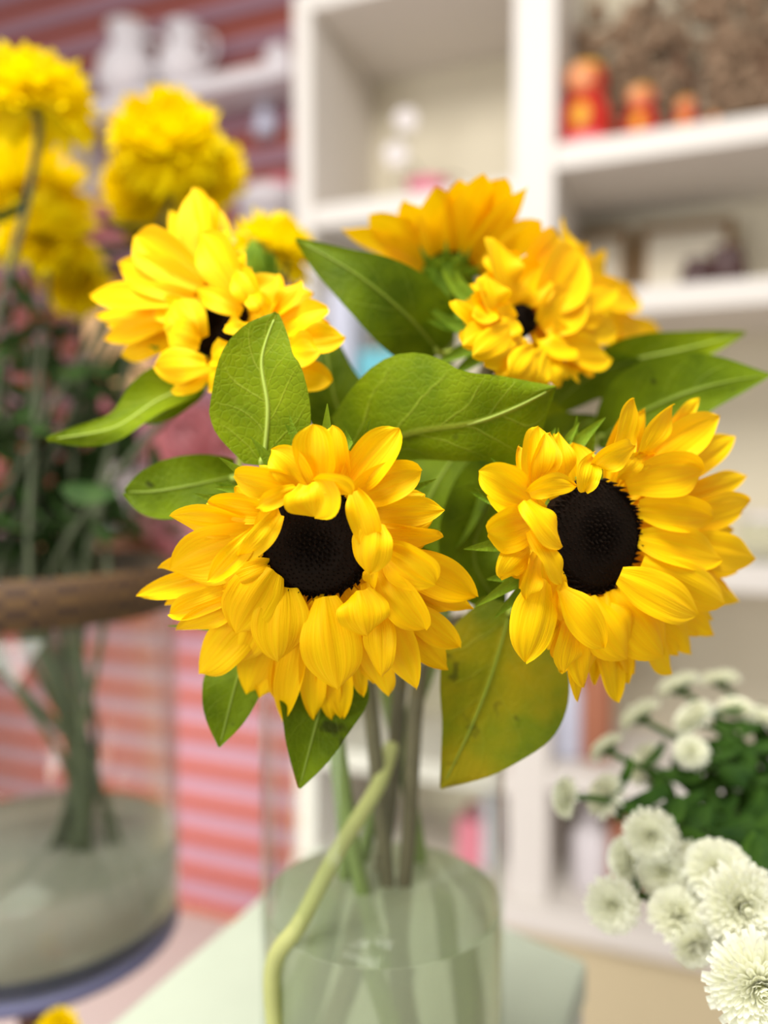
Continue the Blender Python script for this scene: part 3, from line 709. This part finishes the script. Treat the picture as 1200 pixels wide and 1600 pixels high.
sf1 = [
 (595,300,580,125,112,1,.35), (668,290,640,128,92,2,.35), (700,310,848,138,112,2,.3,-10), (705,300,856,178,60,3), (720,335,918,272,105,2,.4,-18), (780,392,988,392,84,2,.4,-8), (800,455,985,475,72,2,.4),
 (815,520,962,625,128,1,.35,-10), (705,335,758,515,80,0,.3,-14), (775,430,757,592,112,0,-.3,12), (772,560,762,640,40,1), (577,306,582,418,142,0,.35), (582,312,702,342,66,0,.2,-34),
 (562,315,448,205,92,1,.3,10), (530,322,330,288,98,1,.35,12), (525,325,400,388,50,0,.3), (472,405,345,548,66,0,.35,-16), (425,385,250,368,84,2,.3), (335,432,132,412,92,2,.3,8), (395,450,470,378,60,1,.3),
 (385,470,133,580,165,2,.25), (402,455,247,618,66,0,.3,-12), (300,610,26,662,78,3,.3,8), (432,575,300,640,110,1,-.2), (440,590,335,778,160,1,-.3,10), (310,662,130,718,76,2,.3), (320,712,152,768,76,2,.3),
 (370,745,222,905,128,2,-.25), (440,800,372,968,146,3,-.3), (478,648,470,866,164,1,-.35), (620,680,655,955,170,1,-.3,6), (722,648,748,785,142,0,-.3), (520,830,480,1052,82,3,.3), (568,840,580,1050,80,3,.3),
 (618,880,638,1047,70,3,.3), (680,900,670,1047,84,3,.3), (742,760,732,974,60,3), (800,720,792,915,92,1,-.3), (810,880,815,975,90,3,-.2), (800,645,900,952,118,2,-.25,10), (800,585,930,768,104,1,.3,10),
 (880,740,1000,892,96,3,.2), (930,740,1035,822,92,3,.2), (940,560,1088,665,124,3,.3,-14), (915,655,1078,700,72,3,.3), (405,650,330,872,140,2,-.25), (300,800,280,700,80,3), (640,690,560,760,60,2)]
H1 = Head(492, 848, .285, -4, -16)
S1, L1 = sunflower('sunflower', 'largest sunflower in front, petals curling over its dark disc, left of centre', H1, 94, sf1,
    [P(500, 860, .335), P(560, 950, .375), vp(-.008, .006, RIM - .02), vp(.002, .012, CAM.z - .21), vp(.012, .018, BOT)], 'stembrown', (2.0, 200, 600), seed=1)

sf2 = [
 (290,445,262,280,66,2,.3), (300,435,338,205,104,1,.35), (312,430,382,228,92,1,.3,8), (405,375,412,228,80,2,.3), (300,458,478,428,72,0,.3,-40), (288,472,115,372,116,1,.35,8), (292,560,148,605,150,1,.4),
 (285,485,424,656,112,0,-.25,-10), (312,592,424,795,80,0,-.2,-18), (285,662,194,772,96,1,-.3,12), (312,690,290,852,72,1,.3), (310,670,410,900,96,2,.2), (345,790,288,1086,146,1,-.3), (425,790,430,928,76,1,.2),
 (425,815,582,1030,112,0,.3), (440,920,392,1070,66,2), (475,935,430,1125,118,1,-.3), (500,1000,505,1178,116,2,-.25), (545,1010,480,1232,126,3,-.25), (610,1060,632,1236,112,3,-.25), (545,858,668,1070,186,1,-.3),
 (650,1010,690,1132,120,3,-.3), (620,832,805,1062,200,1,-.3), (740,1020,835,1132,112,3,-.3), (850,960,908,1054,100,3,-.3), (640,762,934,910,160,0,-.3,-10), (840,880,992,985,116,3,-.25), (740,720,1034,866,150,1,-.3,-10),
 (950,790,1086,856,110,3,-.25), (728,625,1022,702,140,1,.25,-6), (970,650,1148,700,140,2,-.25), (725,505,992,548,126,1,.3,-8), (940,520,1126,482,106,2,.3), (890,450,1112,388,96,3,.3), (675,405,952,372,150,1,.35,-20),
 (650,375,772,308,56,1,.3), (770,300,1015,165,134,2,.3,-10), (920,320,1068,242,112,3,.3), (762,285,935,100,84,3,.3), (720,310,842,125,88,1,.35,-10), (625,320,690,105,122,1,.35,8), (545,360,698,276,86,0,.35,-10),
 (545,318,512,450,84,0,.35,12), (640,385,725,312,70,1,.3)]
H2 = Head(930, 838, .298, 24, 0)
S2, L2 = sunflower('sunflower', 'large sunflower at right edge with heart shaped dark disc', H2, 92, sf2,
    [P(905, 850, .345), P(790, 960, .385), vp(.022, .008, RIM - .01), vp(.012, .012, CAM.z - .21), vp(-.004, .02, BOT)], 'stembrown', (2.388, 700, 580), seed=2)

sf3 = [
 (612,430,362,260,150,1,.25), (605,465,300,365,138,1,.25), (575,488,196,482,112,1,.25), (510,520,214,562,92,2,.25), (490,570,250,645,92,2,.25), (560,560,430,520,90,1), (602,648,512,500,136,0,-.3), (630,742,436,748,112,0,-.25),
 (605,660,470,605,100,0,-.25), (640,762,500,835,104,1,-.25), (690,705,640,838,104,1,-.25), (650,720,725,668,90,0), (622,385,580,80,130,2,.25), (560,320,490,170,80,3,.25), (645,385,640,120,96,2,.25), (640,340,705,235,70,1),
 (745,482,612,252,134,0,.3,10), (765,545,590,462,74,0,.25), (822,525,732,372,88,0,.25), (862,545,792,482,64,0,.25), (792,588,703,594,72,0,.25), (890,575,900,405,76,2,.2), (925,570,985,430,68,2,.2), (945,625,1086,530,104,2,.25),
 (985,690,1152,640,94,2,.25), (940,700,1056,690,110,1,.25), (950,805,1102,805,98,2,.25), (760,700,790,830,100,1), (830,690,880,820,100,1), (500,480,420,400,90,2), (700,420,760,330,90,1)]
H3 = Head(337, 502, .352, -24, 12)
S3, L3 = sunflower('sunflower', 'sunflower at upper left whose disc is half hidden by an upright leaf', H3, 55, sf3,
    [P(360, 520, .40), P(450, 700, .42), vp(-.03, .01, RIM - .01), vp(-.012, .005, CAM.z - .21), vp(.02, -.01, BOT)], 'stem', (2.4, 60, 260), seed=3, fill=20, pw=1.2)

sf4 = [
 (562,352,520,208,96,1,.3), (560,365,462,322,76,1,.3), (540,412,498,300,70,0,.3), (490,450,426,362,66,1,.3), (602,330,684,202,92,2,.35), (580,372,640,275,92,1,.35), (645,385,738,245,116,1,.35), (645,432,742,345,96,1,.3),
 (700,390,832,322,76,2,.3), (690,452,830,436,64,2,.3), (660,482,812,506,74,1,.3), (640,462,722,470,84,1,.3), (562,402,446,474,54,0,-.3), (582,425,470,502,52,0,-.3), (592,448,500,526,52,0,-.3), (605,462,530,550,56,0,-.3),
 (625,480,568,560,58,0,-.3), (655,488,620,574,62,0,-.3), (692,492,682,576,62,1,-.3), (730,502,732,562,60,1), (530,430,578,405,60,0,.3), (500,470,440,440,52,1), (705,420,790,380,70,2), (690,470,770,540,70,2), (560,330,585,250,60,2), (520,370,470,395,60,0)]
H4 = Head(818, 498, .366, 34, 18)
S4, L4 = sunflower('sunflower', 'half open sunflower at upper right, its small disc nearly closed in', H4, 25, sf4,
    [P(770, 560, .41), P(690, 760, .43), vp(.012, .028, RIM - .01), vp(.0, .03, CAM.z - .21), vp(-.03, .0, BOT)], 'stembrown', (1.579, 440, 240), seed=4, bract_r=2.0, fill=26, pw=1.3)

sf5 = [
 (400,292,150,186,76,2,.2), (392,292,218,150,88,2,.2), (390,300,302,115,88,1,.2), (370,292,340,165,84,1,.2), (402,282,378,82,90,2,.2), (420,272,440,64,90,1,.2), (430,272,500,50,88,2,.2), (440,272,552,60,88,1,.2),
 (452,282,606,84,66,2,.2), (470,300,560,150,80,1,.2), (500,302,640,168,80,2,.2), (345,292,250,230,80,1,.2), (392,302,330,258,76,0,.2), (420,290,470,170,84,0,.2), (400,300,400,190,84,0,.2), (455,300,520,200,80,0,.2)]
H5 = Head(700, 425, .415, 8, 52, -1)
S5, L5 = sunflower('sunflower', 'sunflower at the back top, turned away and showing only raised petals', H5, 40, sf5,
    [P(705, 480, .44), P(670, 760, .45), vp(.0, .045, RIM - .01), vp(.02, .04, CAM.z - .21), vp(.03, .0, BOT)], 'stem', (1.579, 440, 240), seed=5, bract_r=.9, hs=.5, fill=0)

sf6 = [(720,300,690,160,80,1,.2), (740,310,755,235,80,1,.2), (760,320,800,262,80,1,.2), (780,350,885,362,80,1,.2), (800,400,925,470,80,1,.2), (790,420,860,490,80,2,.2), (770,400,830,450,80,1,.2), (700,320,640,200,70,2,.2), (790,370,840,330,70,2,.2), (800,420,940,450,60,2)]
H6 = Head(905, 470, .46, 45, 15)
S6, L6 = sunflower('sunflower', 'blurred sunflower at the back right, mostly hidden by the half open one', H6, 34, sf6,
    [P(870, 540, .47), P(720, 800, .45), vp(.03, .035, RIM - .01), vp(-.01, .04, CAM.z - .21), vp(-.028, .02, BOT)], 'stem', (1.579, 440, 240), seed=6, bract_r=1.2, hs=.6, fill=0)

# leaves (spine from stalk to tip; half widths to each side along it, in pixels of the frame)
leaf(S1, L1, [(412,728,.302), (418,640,.299), (408,560,.300), (432,488,.304)], [30,66,68,62,40,4], [30,84,92,72,42,4], 'leaf', -8, .12, .0009, 1, rib=.0010, vis=(.02,.93))
leaf(S1, L1, [(545,715,.335), (640,678,.318), (735,662,.310), (800,638,.309), (868,604,.311)], [40,46,60,92,2], [70,122,84,54,2], 'leaf', 14, -.28, .0022, 2, vis=(.1,.95))
leaf(S4, L4, [(688,552,.375), (640,495,.36), (560,430,.352), (462,374,.358)], [30,58,60,48,22,2], [30,58,66,56,34,2], 'leafdark', 0, .2, .0015, 3)
leaf(S3, L3, [(315,590,.37), (245,622,.36), (175,670,.352), (74,688,.35)], [14,40,44,34,18,2], [14,38,46,26,14,2], 'leaf', 24, .3, .0026, 4)
leaf(S3, L3, [(318,605,.375), (280,625,.37), (228,662,.368)], [8,20,22,2], [8,18,20,2], 'leaf', 0, .3, .001, 9)
leaf(S3, L3, [(372,742,.345), (300,758,.335), (240,768,.332), (194,768,.334)], [24,46,48,34,4], [20,42,48,36,4], 'leafdark', 10, .2, .0012, 5)
leaf(S1, L1, [(380,1030,.325), (365,1080,.318), (342,1168,.316)], [30,52,40,2], [30,44,34,2], 'leafdark', 10, .2, .001, 6)
leaf(S1, L1, [(520,1030,.325), (500,1110,.315), (468,1232,.31)], [46,76,46,2], [46,70,44,2], 'leafdark', -6, .2, .001, 7)
leaf(S2, L2, [(800,945,.345), (770,1050,.335), (735,1140,.332), (690,1232,.334)], [46,84,70,36,3], [46,112,118,70,3], 'leafolive', 8, .16, .0014, 8, rib=.0006)
leaf(S2, L2, [(930,690,.385), (1010,640,.372), (1100,605,.365), (1205,585,.368)], [14,58,52,30,2], [14,62,66,46,2], 'leafdark', -10, .22, .0016, 10)
leaf(S6, L6, [(890,600,.42), (980,565,.41), (1070,545,.405), (1164,520,.41)], [10,30,30,20,2], [10,34,34,22,2], 'leaf', 10, .25, .0012, 11)
leaf(S6, L6, [(860,640,.41), (920,590,.40), (1000,560,.40)], [14,38,36,2], [14,34,30,2], 'leafdark', 30, .25, .0012, 12)
leaf(S4, L4, [(720,700,.375), (680,760,.362), (640,860,.358), (660,960,.365)], [40,80,84,60,4], [40,80,80,50,4], 'leafdark', 15, .2, .002, 13)
leaf(S2, L2, [(800,720,.372), (760,800,.358), (745,880,.355), (790,960,.36)], [40,70,76,50,4], [30,66,64,40,4], 'leafdark', -20, .2, .002, 14)
leaf(S4, L4, [(770,640,.40), (720,690,.385), (690,780,.38), (720,850,.385)], [30,80,90,60,4], [30,70,80,50,4], 'leaf', 30, -.2, .003, 15)
leaf(S3, L3, [(560,700,.385), (530,640,.375), (515,580,.375), (505,500,.385)], [30,50,50,30,4], [30,50,50,30,4], 'leafdark', 10, .2, .002, 16)
leaf(S4, L4, [(820,720,.39), (870,690,.38), (930,650,.38)], [20,40,36,2], [20,40,36,2], 'leafdark', 0, .2, .002, 17)
leaf(S4, L4, [(790,650,.40), (850,660,.39), (915,700,.385)], [20,36,30,2], [20,36,30,2], 'leaf', 0, .2, .002, 18)
def long_bracts(owner, H_, lst):               # the longer green bracts that stick out past the petals
    for bx, by, tx, ty, wd in lst:
        b_ = bmesh.new()
        A = H_.at(bx, by, -.010); T = P(tx, ty, (A - CAM).dot(FW) + .002)
        ribbon(b_, bez(A, A.lerp(T, .5) - H_.n * .004, T, 10), wd / F * H_.D, -FW, .35, prof=lambda t: max(.04, (1 - t) ** .7), nu=6, ridge=0)
        obj('long_bract', b_, M['bract'], owner)
long_bracts(S1, H1, [(478,720,446,662,26), (440,745,428,690,24), (395,790,318,774,26), (400,775,335,762,24), (545,710,540,672,22), (420,990,262,978,26)])
long_bracts(S2, H2, [(870,730,905,660,30), (880,720,946,652,34), (800,790,735,768,24), (830,900,760,905,26), (860,720,868,668,24)])
long_bracts(S4, H4, [(740,500,672,448,26), (745,480,690,418,26), (735,510,668,500,26), (740,540,684,566,26), (750,555,706,588,24), (745,470,712,420,24), (738,520,660,470,24)])
long_bracts(S3, H3, [(300,560,232,540,26), (310,580,250,585,28), (290,550,270,600,24)])
# small folded green bud beside the left sunflower
bc_ = P(400, 428, .43); foot = vp(-.035, .03, BOT)
t = thing('sunflower_bud', 'closed green sunflower bud between the left sunflower and yellow bloom', 'flower bud', foot)
b_ = bmesh.new()
for k in range(18):
    a = k * 2.4; rad = V((math.cos(a), math.sin(a)*.9, 0)); s0 = bc_ + V((0, 0, -.012)) + rad * .006
    ribbon(b_, bez(s0, s0 + rad*.009 + V((0,0,.010)), bc_ + rad*(.003 + .010*(k % 3)/2) + V((0,0,.018 - .005*(k % 3))), 8), .009, -rad, .3, prof=lambda t: max(.03, math.sin(PI*(.15+.85*(1-t)**1.0)/1.0*.6)), nu=4, ridge=0)
obj('bud_bracts', b_, M['bract'], t)
b_ = bmesh.new(); tube(b_, [bc_ + V((0,0,-.015)), P(440, 700, .44), vp(-.035, .03, RIM-.01), vp(-.02, .02, CAM.z - .21), foot], .004, 10, 36); obj('stem', b_, M['stem'], t)
# the pale cut stalk leaning against the left side of the vase
b_ = bmesh.new(); pth = [P(612, 1165, .43), P(592, 1225, .412), P(528, 1330, .375), P(470, 1440, .365), P(425, 1520, .372), V((0,0,0))]
pth[-1] = V((pth[-2].x + .004, pth[-2].y + .004, pth[-2].z - .06))
tube(b_, pth, .0040, 12, 40)
tag(obj('cut_stalk', b_, M['stempale'], loc=pth[-1]), 'pale yellow-green cut stalk slanting to the left inside the sunflower vase', 'stalk')

# ---------------------------------------------------------------- white spray chrysanthemums at lower right
HUB = P(1420, 1330, .46)
wm = [  # px, py, D, radius px, axis, label
 (1186,1540,.300,76,(-.25,.1,1),'sharp white chrysanthemum in the bottom right corner'),
 (1158,1416,.335,62,(0,.25,1),'big white chrysanthemum directly above the sharp corner one'),
 (1122,1362,.36,48,(-.2,.7,.8),'white chrysanthemum with a browned edge above the big one'),
 (957,1414,.37,40,(-.3,.2,1),'lone white chrysanthemum at left with nothing touching it'),
 (1017,1305,.38,40,(-.2,.1,1),'white chrysanthemum above the twin pair, facing the viewer'),
 (1038,1362,.38,40,(-.3,.2,1),'left bloom of the white twin pair under the facing one'),
 (1078,1350,.39,34,(.1,.3,1),'right bloom of the white twin pair'),
 (1060,1430,.36,44,(-.3,.9,.5),'tilted white chrysanthemum right of the lone one'),
 (1086,1476,.35,36,(.1,-.2,1),'white chrysanthemum hanging below the tilted one'),
 (1170,1478,.37,42,(0,.8,.5),'greenish white chrysanthemum tucked behind the corner bloom'),
 (980,1345,.40,36,(-1,.1,.25),'white chrysanthemum seen edge on, left of the twin pair'),
 (1072,1318,.41,26,(0,.5,1),'small white chrysanthemum between facing bloom and foliage'),
 (886,1246,.42,30,(-1,.2,.2),'leftmost white chrysanthemum, seen from the side'),
 (948,1245,.43,34,(-.7,.5,.2),'side-on white chrysanthemum second from the left'),
 (950,1170,.46,34,(-.6,.8,-.2),'pale blurred chrysanthemum turned away at upper left'),
 (1002,1120,.48,40,(-.6,.8,-.1),'blurred white chrysanthemum below the right sunflower petals'),
 (1010,1195,.47,40,(-.7,.4,.3),'blurred white chrysanthemum in the middle of the bunch'),
 (1062,1075,.50,40,(-.4,.9,-.1),'blurred white chrysanthemum high at the back of the bunch'),
 (1085,1125,.47,40,(-.6,.6,.3),'tall blurred white chrysanthemum standing over dark leaves'),
 (1125,1065,.52,34,(-.1,1,0),'blurred white chrysanthemum at the top of the bunch'),
 (1150,1110,.50,32,(0,.7,.5),'small blurred chrysanthemum near the right edge'),
 (1192,1125,.50,34,(.2,.8,.4),'blurred white chrysanthemum cut by the right edge'),
 (1080,1175,.45,30,(-.2,.4,.8),'cream chrysanthemum half buried in the dark leaves'),
 (1140,1215,.47,26,(.1,.5,.8),'cream chrysanthemum deep in the foliage near right edge'),
]
for i, (px, py, D, r, ax, lab) in enumerate(wm):
    c = P(px, py, D); R_ = r / F * D * (.86 if D > .44 else 1); axis = RT*ax[0] + UP*ax[1] - FW*(ax[2] - (.35 if D > .44 else 0)); axis.normalize()
    hub = HUB + V((.012*math.cos(i*2.4), .014*math.sin(i*2.4), .012*math.sin(i*1.3))); foot = hub + V((.03, .01, -.2))
    t = thing('white_chrysanthemum', lab, 'flower', foot, 'white spray chrysanthemums at lower right')
    place('bloom', WM[i % 2], t, c, axis, R_, i)
    b_ = bmesh.new(); lathe(b_, c - axis*R_*.02, [(R_*.08, 0), (R_*.13, R_*.24), (R_*.09, R_*.36), (R_*.01, R_*.37)], 12, axis=axis); obj('core', b_, M['whitecore'], t)
    b_ = bmesh.new(); lathe(b_, c - axis*R_*.2, [(.002, -R_*.12), (R_*.35, 0), (R_*.5, R_*.16), (R_*.3, R_*.18)], 14, axis=axis); obj('calyx', b_, M['whitestem'], t)
    m1 = c - axis*R_*1.1 + RT*.01; m2 = m1.lerp(hub, .5) + V((0, .012, -.004))
    b_ = bmesh.new(); tube(b_, [c - axis*R_*.2, m1, m2, hub, foot], .0019, 8, 26); obj('stem', b_, M['whitestem'], t)
    b_ = bmesh.new(); leafy(b_, [m1, m2, hub], 22, .026, .010, random.Random(200+i), .02, .75); obj('leaves', b_, M['whiteleaf'], t)
